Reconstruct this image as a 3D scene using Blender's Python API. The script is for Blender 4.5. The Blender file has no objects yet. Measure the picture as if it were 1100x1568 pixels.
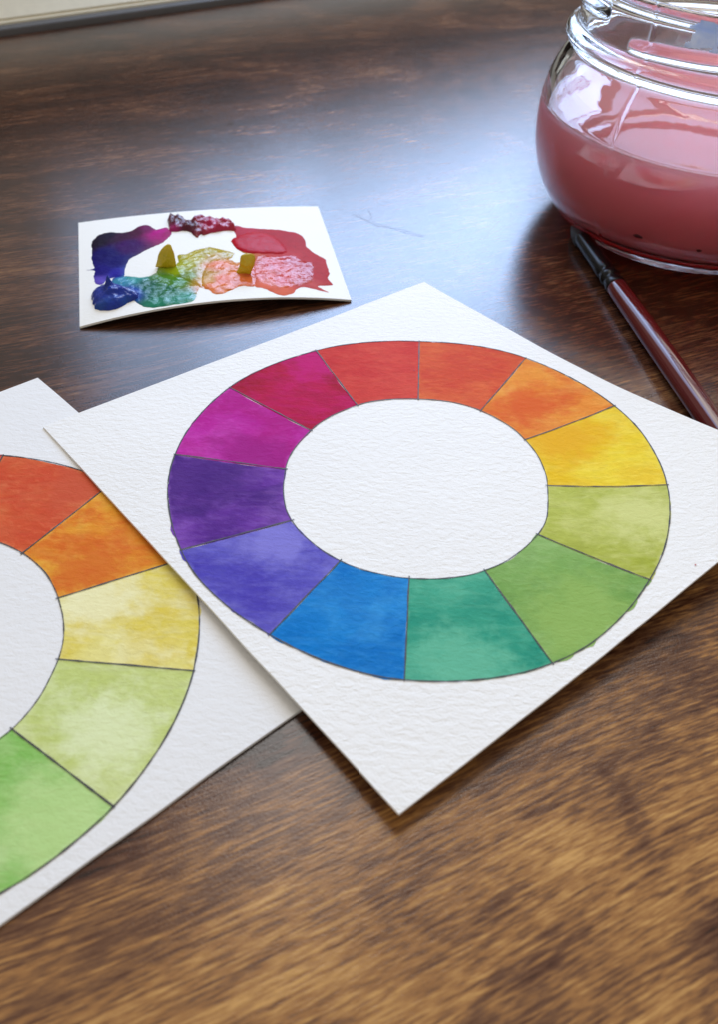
import bpy, bmesh, math, random
from mathutils import Vector, Matrix, noise
from mathutils.geometry import delaunay_2d_cdt

# ------------------------------------------------------------------ camera, world, lights, exposure
scn = bpy.context.scene
COL = scn.collection
MM = 0.001
random.seed(7)

cam_d = bpy.data.cameras.new('camera')
cam = bpy.data.objects.new('camera', cam_d)
COL.objects.link(cam)
scn.camera = cam
cR = Vector((0.99810644, 0.04308909, 0.04389614))
cU = Vector((-0.06151049, 0.69918964, 0.71228528))
cF = Vector((0.0, 0.71363659, -0.70051611))
cam.matrix_world = Matrix((
    (cR.x, cU.x, -cF.x, 0.0),
    (cR.y, cU.y, -cF.y, 0.0),
    (cR.z, cU.z, -cF.z, 0.10954),
    (0, 0, 0, 1)))
cam_d.sensor_fit = 'HORIZONTAL'
cam_d.sensor_width = 36.0
cam_d.lens = 1322.0 / 1100.0 * 36.0
cam_d.clip_start = 0.005
cam_d.clip_end = 20.0
cam_d.dof.use_dof = True
cam_d.dof.focus_distance = 0.170
cam_d.dof.aperture_fstop = 40.0
cam_d.dof.aperture_blades = 0

w = bpy.data.worlds.new('World')
scn.world = w
w.use_nodes = True
bg = w.node_tree.nodes['Background']
bg.inputs['Color'].default_value = (1.0, 0.93, 0.84, 1)
bg.inputs['Strength'].default_value = 0.49

# the window beyond the sill: daylight through four panes, in the plane of the wall behind the table
WALL_A = math.radians(38.0)
WDIR = Vector((math.cos(WALL_A), math.sin(WALL_A), 0))
WNRM = Vector((math.sin(WALL_A), -math.cos(WALL_A), 0))      # faces the room
WALL0 = Vector((-0.1528, 0.3688, 0))
SILL_Z = 0.060
SILL_D = 0.035
def window_pane(s0, s1, z0, z1, color, radiance):
    L = bpy.data.lights.new('window_light', 'AREA')
    L.shape = 'RECTANGLE'
    L.size, L.size_y = s1 - s0, z1 - z0
    L.color = color
    L.energy = 4.0 * radiance * math.pi * (s1 - s0) * (z1 - z0)
    o = bpy.data.objects.new('window_light', L)
    COL.objects.link(o)
    c = WALL0 + WDIR * ((s0 + s1) / 2) - WNRM * SILL_D + Vector((0, 0, (z0 + z1) / 2))
    zax = -WNRM                       # lamps shine along their -Z
    xax = WDIR
    yax = zax.cross(xax)
    o.matrix_world = Matrix((
        (xax.x, yax.x, zax.x, c.x),
        (xax.y, yax.y, zax.y, c.y),
        (xax.z, yax.z, zax.z, c.z), (0, 0, 0, 1)))
BLUE = (0.45, 0.64, 1.0)
PALE = (1.0, 0.98, 0.95)
window_pane(0.020, 0.089, 0.105, 0.40, BLUE, 1.1)
window_pane(0.090, 0.134, 0.105, 0.40, BLUE, 2.1)
window_pane(0.135, 0.179, 0.105, 0.36, BLUE, 2.7)
window_pane(0.180, 0.380, 0.100, 0.139, BLUE, 1.4)
window_pane(0.180, 0.380, 0.140, 0.36, BLUE, 3.1)
window_pane(0.400, 0.720, 0.100, 0.36, BLUE, 0.6)
window_pane(0.050, 0.380, 0.400, 0.95, PALE, 1.3)
window_pane(0.400, 0.720, 0.400, 0.95, PALE, 0.8)

vs = scn.view_settings
vs.view_transform = 'Standard'
vs.look = 'None'
vs.exposure = 0.16
vs.gamma = 1.0
vs.use_curve_mapping = False
cy = scn.cycles
cy.use_denoising = True
try:
    cy.denoiser = 'OPENIMAGEDENOISE'
except Exception:
    pass
cy.max_bounces = 72
cy.transmission_bounces = 12
cy.glossy_bounces = 6
cy.diffuse_bounces = 4
cy.volume_bounces = 64
cy.caustics_refractive = True
cy.caustics_reflective = True
cy.blur_glossy = 0.3
cy.sample_clamp_indirect = 6.0

# ------------------------------------------------------------------ helpers
def lin(c):
    out = []
    for v in c:
        v = v / 255.0
        out.append(v / 12.92 if v <= 0.04045 else ((v + 0.055) / 1.055) ** 2.4)
    return (out[0], out[1], out[2], 1.0)

def link(name, me, parent=None, mat=None, smooth=True):
    o = bpy.data.objects.new(name, me)
    COL.objects.link(o)
    if parent:
        o.parent = parent
    if mat:
        me.materials.append(mat)
    if smooth:
        for p in me.polygons:
            p.use_smooth = True
    return o

def mesh(name, verts, faces, parent=None, mat=None, smooth=True):
    me = bpy.data.meshes.new(name)
    me.from_pydata([tuple(v) for v in verts], [], faces)
    me.validate()
    me.update()
    return link(name, me, parent, mat, smooth)

def empty(name, loc):
    o = bpy.data.objects.new(name, None)
    COL.objects.link(o)
    o.location = loc
    o.empty_display_size = 0.01
    return o

def tag(o, label, cat=None, group=None, kind=None):
    o['label'] = label
    if cat: o['category'] = cat
    if group: o['group'] = group
    if kind: o['kind'] = kind
    return o

class NT:
    def __init__(self, name):
        self.m = bpy.data.materials.new(name)
        self.m.use_nodes = True
        self.t = self.m.node_tree
        self.n = self.t.nodes
        self.b = self.n['Principled BSDF']
    def add(self, typ, **kw):
        nd = self.n.new(typ)
        for k, v in kw.items():
            if k.startswith('i_'):
                key = k[2:]
                key = int(key) if key.isdigit() else key.replace('_', ' ')
                nd.inputs[key].default_value = v
            else:
                setattr(nd, k, v)
        return nd
    def l(self, a, b):
        self.t.links.new(a, b)
    def val(self, x, sock):
        if isinstance(x, (int, float)):
            sock.default_value = x
        else:
            self.l(x, sock)
    def math(self, op, a, b=None, c=None, clamp=False):
        nd = self.add('ShaderNodeMath', operation=op, use_clamp=clamp)
        self.val(a, nd.inputs[0])
        if b is not None: self.val(b, nd.inputs[1])
        if c is not None: self.val(c, nd.inputs[2])
        return nd.outputs[0]
    def mix(self, fac, a, b, blend='MIX'):
        nd = self.add('ShaderNodeMix', data_type='RGBA', blend_type=blend)
        self.val(fac, nd.inputs[0])
        for x, s in ((a, nd.inputs[6]), (b, nd.inputs[7])):
            if isinstance(x, tuple): s.default_value = x
            else: self.l(x, s)
        return nd.outputs[2]
    def ramp(self, fac, stops, interp='LINEAR'):
        nd = self.add('ShaderNodeValToRGB')
        nd.color_ramp.interpolation = interp
        e = nd.color_ramp.elements
        while len(e) < len(stops): e.new(0.5)
        for k, (p, c) in enumerate(stops):
            e[k].position = p
            e[k].color = c if isinstance(c, tuple) else (c, c, c, 1)
        self.val(fac, nd.inputs[0])
        return nd.outputs[0]
    def coords(self, scale=(1000, 1000, 1000), rot=0.0, loc=(0, 0, 0), src='Object'):
        tc = self.add('ShaderNodeTexCoord')
        mp = self.add('ShaderNodeMapping', vector_type='POINT')
        mp.inputs['Location'].default_value = loc
        mp.inputs['Rotation'].default_value = (0, 0, rot)
        mp.inputs['Scale'].default_value = scale
        self.l(tc.outputs[src], mp.inputs[0])
        return mp.outputs[0]
    def noise(self, vec, scale, detail=3, rough=0.5, distort=0.0, color=False):
        nd = self.add('ShaderNodeTexNoise')
        nd.inputs['Scale'].default_value = scale
        nd.inputs['Detail'].default_value = detail
        nd.inputs['Roughness'].default_value = rough
        nd.inputs['Distortion'].default_value = distort
        if vec is not None: self.l(vec, nd.inputs['Vector'])
        return nd.outputs['Color' if color else 'Fac']
    def bump(self, h, dist, strength=1.0, normal=None):
        nd = self.add('ShaderNodeBump')
        nd.inputs['Strength'].default_value = strength
        nd.inputs['Distance'].default_value = dist
        self.l(h, nd.inputs['Height'])
        if normal: self.l(normal, nd.inputs['Normal'])
        return nd.outputs[0]

# ------------------------------------------------------------------ materials
def wood_material():
    t = NT('walnut_laminate')
    rot = -math.radians(27)
    base = t.coords()                                   # millimetres
    # slow bending of the grain
    bend = t.noise(base, 0.006, 1, 0.4, color=True)
    sub = t.add('ShaderNodeVectorMath', operation='SUBTRACT')
    t.l(bend, sub.inputs[0]); sub.inputs[1].default_value = (0.5, 0.5, 0.5)
    scl = t.add('ShaderNodeVectorMath', operation='SCALE')
    t.l(sub.outputs[0], scl.inputs[0]); scl.inputs['Scale'].default_value = 26.0
    addv = t.add('ShaderNodeVectorMath', operation='ADD')
    t.l(base, addv.inputs[0]); t.l(scl.outputs[0], addv.inputs[1])
    rt = t.add('ShaderNodeMapping', vector_type='POINT')
    rt.inputs['Rotation'].default_value = (0, 0, rot)
    t.l(addv.outputs[0], rt.inputs[0])
    g = rt.outputs[0]
    def aniso(along, across, detail=3, rough=0.55, off=0.0, distort=0.0):
        mp = t.add('ShaderNodeMapping', vector_type='POINT')
        mp.inputs['Scale'].default_value = (1.0 / along, 1.0 / across, 1)
        mp.inputs['Location'].default_value = (off, off * 1.7, 0)
        t.l(g, mp.inputs[0])
        return t.noise(mp.outputs[0], 1.0, detail, rough, distort)
    band = aniso(190, 26, 3, 0.55, 3.3, 0.1)            # broad dark and light bands
    streak = aniso(42, 4.6, 4, 0.6, 8.1, 0.1)           # figure
    dash = aniso(4.0, 0.55, 4, 0.6, 1.7)                # short dashes
    fine = aniso(2.6, 0.34, 3, 0.6, 5.2)
    line = aniso(15.0, 0.50, 3, 0.55, 11.3)              # long thin grain lines
    patch = t.noise(base, 0.045, 3, 0.55)
    v = t.math('MULTIPLY', t.math('SUBTRACT', band, 0.5), 0.75)
    v = t.math('MULTIPLY_ADD', t.math('SUBTRACT', streak, 0.5), 0.58, v)
    v = t.math('MULTIPLY_ADD', t.math('SUBTRACT', dash, 0.5), 0.95, v)
    v = t.math('MULTIPLY_ADD', t.math('SUBTRACT', fine, 0.5), 0.6, v)
    v = t.math('MULTIPLY_ADD', t.math('SUBTRACT', line, 0.5), 0.95, v)
    v = t.math('MULTIPLY_ADD', t.math('SUBTRACT', patch, 0.5), 0.34, v)
    # grain colour shifts from golden at the near edge to darker further on
    sep = t.add('ShaderNodeSeparateXYZ')
    t.l(g, sep.inputs[0])
    tone_grad = t.add('ShaderNodeMapRange', interpolation_type='SMOOTHSTEP')
    t.l(sep.outputs[1], tone_grad.inputs[0])
    tone_grad.inputs[1].default_value = 150.0; tone_grad.inputs[2].default_value = 5.0
    tone_grad.inputs[3].default_value = -0.25; tone_grad.inputs[4].default_value = 0.29
    v = t.math('ADD', v, tone_grad.outputs[0])
    # a darker figure line ending in a knot, then broader darker patches by the cards
    def blob(x, y, rx, ry, rz, amt, vv):
        mp = t.add('ShaderNodeMapping', vector_type='TEXTURE')
        mp.inputs['Location'].default_value = (x, y, 0)
        mp.inputs['Rotation'].default_value = (0, 0, rz)
        mp.inputs['Scale'].default_value = (rx, ry, 1e6)
        nz = t.noise(base, 0.12, 3, 0.6, color=True)
        s2 = t.add('ShaderNodeVectorMath', operation='SUBTRACT'); t.l(nz, s2.inputs[0]); s2.inputs[1].default_value = (.5, .5, .5)
        s3 = t.add('ShaderNodeVectorMath', operation='SCALE'); t.l(s2.outputs[0], s3.inputs[0]); s3.inputs['Scale'].default_value = 6.0
        ad = t.add('ShaderNodeVectorMath', operation='ADD'); t.l(base, ad.inputs[0]); t.l(s3.outputs[0], ad.inputs[1])
        t.l(ad.outputs[0], mp.inputs[0])
        ln = t.add('ShaderNodeVectorMath', operation='LENGTH'); t.l(mp.outputs[0], ln.inputs[0])
        f = t.add('ShaderNodeMapRange', interpolation_type='SMOOTHSTEP')
        t.l(ln.outputs['Value'], f.inputs[0])
        f.inputs[1].default_value = 0.1; f.inputs[2].default_value = 1.0; f.inputs[3].default_value = amt; f.inputs[4].default_value = 0.0
        return t.math('SUBTRACT', vv, f.outputs[0])
    v = blob(39.0, 57, 13, 3.2, math.radians(-72), 0.20, v)
    v = blob(50.0, 42, 12, 8, math.radians(27), 0.26, v)
    v = blob(-34.0, 44, 22, 7, math.radians(30), 0.30, v)
    v = blob(24.0, 78, 26, 9, math.radians(40), 0.40, v)
    v = blob(-14.0, 66, 16, 12, math.radians(27), 0.40, v)
    v = t.math('ADD', v, 0.36)
    col = t.ramp(v, [(0.0, lin((42, 22, 13))), (0.26, lin((80, 46, 28))), (0.46, lin((104, 70, 46))),
                     (0.68, lin((150, 104, 58))), (1.0, lin((194, 148, 86)))])
    t.l(col, t.b.inputs['Base Color'])
    t.b.inputs['IOR'].default_value = 1.5
    t.b.inputs['Specular IOR Level'].default_value = 0.45
    rr = t.noise(base, 0.35, 3, 0.6)
    t.l(t.math('MULTIPLY_ADD', rr, 0.08, 0.155), t.b.inputs['Roughness'])
    # moulded micro texture of the laminate
    micro = t.noise(base, 2.6, 2, 0.6)
    n1 = t.bump(micro, 0.00012, 0.24)
    n2 = t.bump(fine, 0.00008, 0.35, n1)
    t.l(n2, t.b.inputs['Normal'])
    return t.m

def paper_height(t, rot, seed):
    v = t.coords(loc=(seed, seed * 2, 0))
    mp = t.add('ShaderNodeMapping', vector_type='POINT')
    mp.inputs['Rotation'].default_value = (0, 0, rot)
    mp.inputs['Scale'].default_value = (0.62, 1.15, 1.0)
    t.l(v, mp.inputs[0])
    a = t.noise(mp.outputs[0], 1.0, 4, 0.55, 0.5)
    b = t.noise(v, 3.4, 2, 0.5)
    return t.math('MULTIPLY_ADD', b, 0.25, a), v, a

def paper_material(name, color, rot, seed, depth=0.00022):
    t = NT(name)
    h, v, a = paper_height(t, rot, seed)
    mott = t.noise(v, 0.05, 2, 0.5)
    c2 = tuple(x * 0.95 for x in color[:3]) + (1,)
    t.l(t.mix(mott, color, c2), t.b.inputs['Base Color'])
    t.b.inputs['Roughness'].default_value = 0.75
    t.b.inputs['Specular IOR Level'].default_value = 0.25
    t.l(t.bump(h, depth, 0.8), t.b.inputs['Normal'])
    return t.m

def watercolour(name, main, alt, pale, rot, seed, bloom=None, alt_amt=0.6, pale_amt=0.35, patch=0.12, gran=0.45, depth=0.00018):
    """transparent watercolour on textured paper: pigment pools, pale blooms, granulation in the paper's hollows"""
    t = NT(name)
    h, v, a = paper_height(t, rot, 3.0)
    vo = t.coords(loc=(seed * 13.1, seed * 7.7, 0))
    mp = t.add('ShaderNodeMapping', vector_type='POINT')
    mp.inputs['Rotation'].default_value = (0, 0, seed * 0.83)
    mp.inputs['Scale'].default_value = (0.8, 1.25, 1)
    t.l(vo, mp.inputs[0])
    p1 = t.noise(mp.outputs[0], patch, 4, 0.55, 0.6)
    p2 = t.noise(vo, patch * 1.3, 5, 0.62, 0.25)
    f1 = t.ramp(p1, [(0.42, 0.0), (0.60, 1.0)])
    f2 = t.ramp(p2, [(0.50, 0.0), (0.66, 1.0)])
    c = t.mix(t.math('MULTIPLY', f1, alt_amt), main, alt)
    c = t.mix(t.math('MULTIPLY', f2, pale_amt * 1.1), c, pale)
    # streaks left by the brush
    st = t.add('ShaderNodeMapping', vector_type='POINT')
    st.inputs['Rotation'].default_value = (0, 0, seed * 1.37)
    st.inputs['Scale'].default_value = (0.16, 0.7, 1)
    t.l(vo, st.inputs[0])
    sv = t.noise(st.outputs[0], 0.9, 3, 0.6)
    c = t.mix(t.math('MULTIPLY', t.ramp(sv, [(0.48, 0.0), (0.66, 1.0)]), pale_amt * 0.9), c, pale)
    # slow change of strength across the wash, where it pooled or was lifted
    p3 = t.noise(vo, 0.055, 2, 0.5, 0.3)
    c = t.mix(t.math('MULTIPLY', t.ramp(p3, [(0.40, 0.0), (0.58, 1.0)]), 0.55), c, t.mix(1.0, c, alt, 'MULTIPLY') if False else alt)
    c = t.mix(t.math('MULTIPLY', t.ramp(p3, [(0.36, 1.0), (0.50, 0.0)]), pale_amt * 0.6), c, pale)
    # granulation
    gr = t.ramp(a, [(0.32, 1.0), (0.60, 0.0)])
    dark = t.mix(1.0, c, (0.80, 0.80, 0.80, 1), 'MULTIPLY')
    c = t.mix(t.math('MULTIPLY', gr, gran), c, dark)
    gl = t.ramp(a, [(0.55, 0.0), (0.78, 1.0)])
    c = t.mix(t.math('MULTIPLY', gl, gran * 0.5), c, pale)
    if bloom:
        bc, bu, bv, br = bloom
        tb = t.add('ShaderNodeTexCoord')
        sb = t.add('ShaderNodeSeparateXYZ'); t.l(tb.outputs['UV'], sb.inputs[0])
        du = t.math('SUBTRACT', sb.outputs[0], bu); dv = t.math('SUBTRACT', sb.outputs[1], bv)
        dd = t.math('SQRT', t.math('ADD', t.math('MULTIPLY', du, du), t.math('MULTIPLY', dv, dv)))
        dd = t.math('ADD', dd, t.math('MULTIPLY', t.math('SUBTRACT', t.noise(vo, 0.28, 5, 0.65), 0.5), 0.75))
        c = t.mix(t.math('MULTIPLY', t.ramp(dd, [(br * 0.25, 1.0), (br, 0.0)], 'EASE'), 0.8), c, lin(bc))
    # rim of the wash: a thin pale margin broken by noise, from the UV of the wash
    uv = t.add('ShaderNodeTexCoord')
    sp = t.add('ShaderNodeSeparateXYZ'); t.l(uv.outputs['UV'], sp.inputs[0])
    e1 = t.math('MINIMUM', sp.outputs[0], t.math('SUBTRACT', 1.0, sp.outputs[0]))
    e2 = t.math('MINIMUM', sp.outputs[1], t.math('SUBTRACT', 1.0, sp.outputs[1]))
    e = t.math('MINIMUM', e1, e2)
    nz = t.noise(vo, 0.45, 3, 0.6)
    e = t.math('ADD', e, t.math('MULTIPLY', t.math('SUBTRACT', nz, 0.44), 0.14))
    em = t.ramp(e, [(0.0, 1.0), (0.028, 0.0)])
    c = t.mix(t.math('MULTIPLY', em, 0.45), c, pale)
    t.l(c, t.b.inputs['Base Color'])
    t.b.inputs['Roughness'].default_value = 0.62
    t.b.inputs['Specular IOR Level'].default_value = 0.06
    t.l(t.bump(h, depth, 0.8), t.b.inputs['Normal'])
    return t.m

def pencil_material():
    t = NT('graphite')
    v = t.coords()
    n = t.noise(v, 2.2, 3, 0.7)
    t.l(t.ramp(n, [(0.32, lin((22, 21, 23))), (0.72, lin((70, 67, 68)))]), t.b.inputs['Base Color'])
    t.b.inputs['Roughness'].default_value = 0.6
    return t.m

def plain(name, color, rough=0.5, metallic=0.0, bump=None, coat=0.0, ior=1.5):
    t = NT(name)
    v = t.coords()
    n = t.noise(v, 0.3, 3, 0.6)
    c2 = tuple(x * 0.85 for x in color[:3]) + (1,)
    t.l(t.mix(n, color, c2), t.b.inputs['Base Color'])
    t.b.inputs['Roughness'].default_value = rough
    t.b.inputs['Metallic'].default_value = metallic
    t.b.inputs['IOR'].default_value = ior
    t.b.inputs['Coat Weight'].default_value = coat
    t.b.inputs['Coat Roughness'].default_value = 0.06
    if bump:
        t.l(t.bump(t.noise(v, bump[0], 3, 0.6), bump[1], 1.0), t.b.inputs['Normal'])
    return t.m

def wet_paint(name, rough=0.12, scale=0.8, dist=0.0003, spec=0.45, coat=0.25):
    t = NT(name)
    v = t.coords()
    at = t.add('ShaderNodeAttribute', attribute_name='pigment')
    n = t.noise(v, 0.5, 4, 0.65)
    c = t.mix(t.math('MULTIPLY', t.ramp(n, [(0.4, 0.0), (0.7, 1.0)]), 0.35), at.outputs['Color'],
              t.mix(1.0, at.outputs['Color'], (0.55, 0.55, 0.58, 1), 'MULTIPLY'))
    t.l(c, t.b.inputs['Base Color'])
    t.b.inputs['Roughness'].default_value = rough
    t.b.inputs['IOR'].default_value = 1.45
    t.b.inputs['Coat Weight'].default_value = coat
    t.b.inputs['Specular IOR Level'].default_value = spec
    t.b.inputs['Coat Roughness'].default_value = 0.05
    h = t.noise(v, scale, 3, 0.55, 0.4)
    t.l(t.bump(h, dist, 0.7), t.b.inputs['Normal'])
    return t.m

def glass_material():
    t = NT('jar_glass')
    v = t.coords()
    t.b.inputs['Base Color'].default_value = (0.975, 0.985, 0.985, 1)
    t.b.inputs['Transmission Weight'].default_value = 1.0
    t.b.inputs['IOR'].default_value = 1.5
    # faint smears on the glass
    sm = t.noise(v, 0.09, 4, 0.65, 0.8)
    t.l(t.ramp(sm, [(0.45, 0.0), (0.8, 0.05)]), t.b.inputs['Roughness'])
    n = t.noise(v, 0.09, 3, 0.5)
    t.l(t.bump(n, 0.0004, 0.25), t.b.inputs['Normal'])
    return t.m

def water_material():
    """cloudy rinse water: a clear surface around a pink scattering volume"""
    t = NT('pink_rinse_water')
    t.b.inputs['Base Color'].default_value = (1.0, 0.98, 0.98, 1)
    t.b.inputs['Transmission Weight'].default_value = 1.0
    t.b.inputs['Roughness'].default_value = 0.0
    t.b.inputs['IOR'].default_value = 1.33
    vol = t.add('ShaderNodeVolumePrincipled')
    vol.inputs['Color'].default_value = (0.9998, 0.64, 0.70, 1)
    vol.inputs['Density'].default_value = 280.0
    vol.inputs['Anisotropy'].default_value = -0.2
    t.l(vol.outputs[0], t.n['Material Output'].inputs['Volume'])
    return t.m

M_WOOD = wood_material()
M_PAPER = paper_material('cold_press_paper', (0.85, 0.835, 0.80, 1), 0.25, 3.0, 0.00027)
M_PAPER2 = paper_material('cold_press_paper_second', (0.80, 0.79, 0.77, 1), 1.0, 3.0, 0.00017)
M_CARD = paper_material('swatch_card', (0.84, 0.82, 0.76, 1), 0.4, 9.0, 0.00010)
M_PENCIL = pencil_material()
M_CREAM = plain('cream_paint', lin((240, 232, 206)), 0.55)
M_DARKWALL = plain('dark_reflected_wall', lin((52, 36, 28)), 0.6)
M_GREY = plain('grey_edge_strip', lin((98, 98, 100)), 0.4)

# ------------------------------------------------------------------ setting: table top and the wall behind it
def rot_box(name, s0, s1, d0, d1, z0, z1, mat, bev=0.001):
    """box along the wall: s along it, d into the room (negative: into the wall)"""
    bm = bmesh.new()
    vs_ = []
    for z in (z0, z1):
        for s, d in ((s0, d0), (s1, d0), (s1, d1), (s0, d1)):
            p = WALL0 + WDIR * s + WNRM * d
            vs_.append(bm.verts.new((p.x, p.y, z)))
    for f in ((3, 2, 1, 0), (4, 5, 6, 7), (0, 1, 5, 4), (1, 2, 6, 5), (2, 3, 7, 6), (3, 0, 4, 7)):
        bm.faces.new([vs_[i] for i in f])
    bmesh.ops.recalc_face_normals(bm, faces=bm.faces)
    if bev:
        bmesh.ops.bevel(bm, geom=bm.edges[:], offset=bev, segments=2, affect='EDGES', profile=0.6)
    me = bpy.data.meshes.new(name)
    bm.to_mesh(me); bm.free()
    return link(name, me, None, mat, False)

table = rot_box('table_top', -0.6, 1.0, 0.0065, 0.95, -0.028, 0.0, M_WOOD, 0.0012)
tag(table, 'dark brown wood grain laminate table top', kind='structure')
strip = rot_box('edge_strip', -0.6, 1.0, 0.0005, 0.006, -0.028, 0.0022, M_GREY, 0.0006)
strip.parent = table
wall = rot_box('wall', -0.6, 1.0, -0.06, -0.020, -0.028, SILL_Z - 0.002, M_DARKWALL, 0.002)  # unseen dark face, added so the far table reflects something dark
tag(wall, 'wall with a cream board behind the table, its unseen dark face added for the table reflection', kind='structure')
def sloped_board():
    prof = [(0.0, -0.028), (0.0, 0.0035), (-0.0195, 0.022), (-0.0195, -0.028)]      # depth into the room, height
    vs_, fs = [], []
    for s_ in (-0.6, 1.0):
        for d, z in prof:
            p = WALL0 + WDIR * s_ + WNRM * d
            vs_.append((p.x, p.y, z))
    for i in range(4):
        j = (i + 1) % 4
        fs.append((i, j, 4 + j, 4 + i))
    fs += [(3, 2, 1, 0), (4, 5, 6, 7)]
    o = mesh('cream_board', vs_, fs, None, M_CREAM, False)
    bm = bmesh.new(); bm.from_mesh(o.data); bmesh.ops.recalc_face_normals(bm, faces=bm.faces)
    bmesh.ops.bevel(bm, geom=bm.edges[:], offset=0.0008, segments=2, affect='EDGES'); bm.to_mesh(o.data); bm.free()
    return o
board = sloped_board()
board.parent = wall

# ------------------------------------------------------------------ curved cards
def smooth_noise(*a):
    return noise.noise(Vector(a))
def card1_z(x, y):                 # millimetres: rests on the other card at the left, on the brush at the right
    u = (x - 10.08) / 45.0
    return 3.15 + 0.22 * smooth_noise(x * 0.028, y * 0.028, 5.0) + 1.35 * u + 0.12 * 45.0 * max(0.0, u - 0.5) ** 2
def card2_z(x, y):
    return 0.62

def sheet(name, corners, zf, thick, n, parent, mat, origin, wob=0.12):
    """paper quad (corners in order, mm) following zf, with thickness and slightly uneven cut edges"""
    A, B, C, D = [Vector(c) for c in corners]
    top, bot, verts, faces = {}, {}, [], []
    for j in range(n + 1):
        for i in range(n + 1):
            u, v = i / n, j / n
            p = (A * (1 - u) + B * u) * (1 - v) + (D * (1 - u) + C * u) * v
            if i in (0, n) or j in (0, n):
                p = p + Vector((smooth_noise(p.x * .09, p.y * .09, 1.0), smooth_noise(p.x * .09, p.y * .09, 7.0))) * wob
            z = zf(p.x, p.y)
            top[i, j] = len(verts); verts.append(((p.x - origin[0]) * MM, (p.y - origin[1]) * MM, (z - origin[2]) * MM))
    for j in range(n + 1):
        for i in range(n + 1):
            v = verts[top[i, j]]
            bot[i, j] = len(verts); verts.append((v[0], v[1], v[2] - thick * MM))
    for j in range(n):
        for i in range(n):
            faces.append((top[i, j], top[i + 1, j], top[i + 1, j + 1], top[i, j + 1]))
            faces.append((bot[i, j], bot[i, j + 1], bot[i + 1, j + 1], bot[i + 1, j]))
    for i in range(n):
        faces.append((bot[i, 0], bot[i + 1, 0], top[i + 1, 0], top[i, 0]))
        faces.append((top[i, n], top[i + 1, n], bot[i + 1, n], bot[i, n]))
        faces.append((top[0, i], top[0, i + 1], bot[0, i + 1], bot[0, i]))
        faces.append((bot[n, i], bot[n, i + 1], top[n, i + 1], top[n, i]))
    o = mesh(name, verts, faces, parent, mat, True)
    for p in o.data.polygons:
        if abs(p.normal.z) < 0.6: p.use_smooth = False
    try:
        o.data.set_sharp_from_angle(angle=math.radians(40))
    except Exception:
        pass
    return o

def interp_ring(angs, vals):
    """periodic interpolation of measured values at measured angles (degrees, descending order made ascending)"""
    pts = sorted(((a % 360), v) for a, v in zip(angs, vals))
    pts = [(pts[-1][0] - 360, pts[-1][1])] + pts + [(pts[0][0] + 360, pts[0][1])]
    def f(a):
        a %= 360
        for (a0, v0), (a1, v1) in zip(pts, pts[1:]):
            if a0 <= a <= a1:
                t = (a - a0) / (a1 - a0)
                t = t * t * (3 - 2 * t)
                return v0 + (v1 - v0) * t
        return pts[0][1]
    return f

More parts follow.
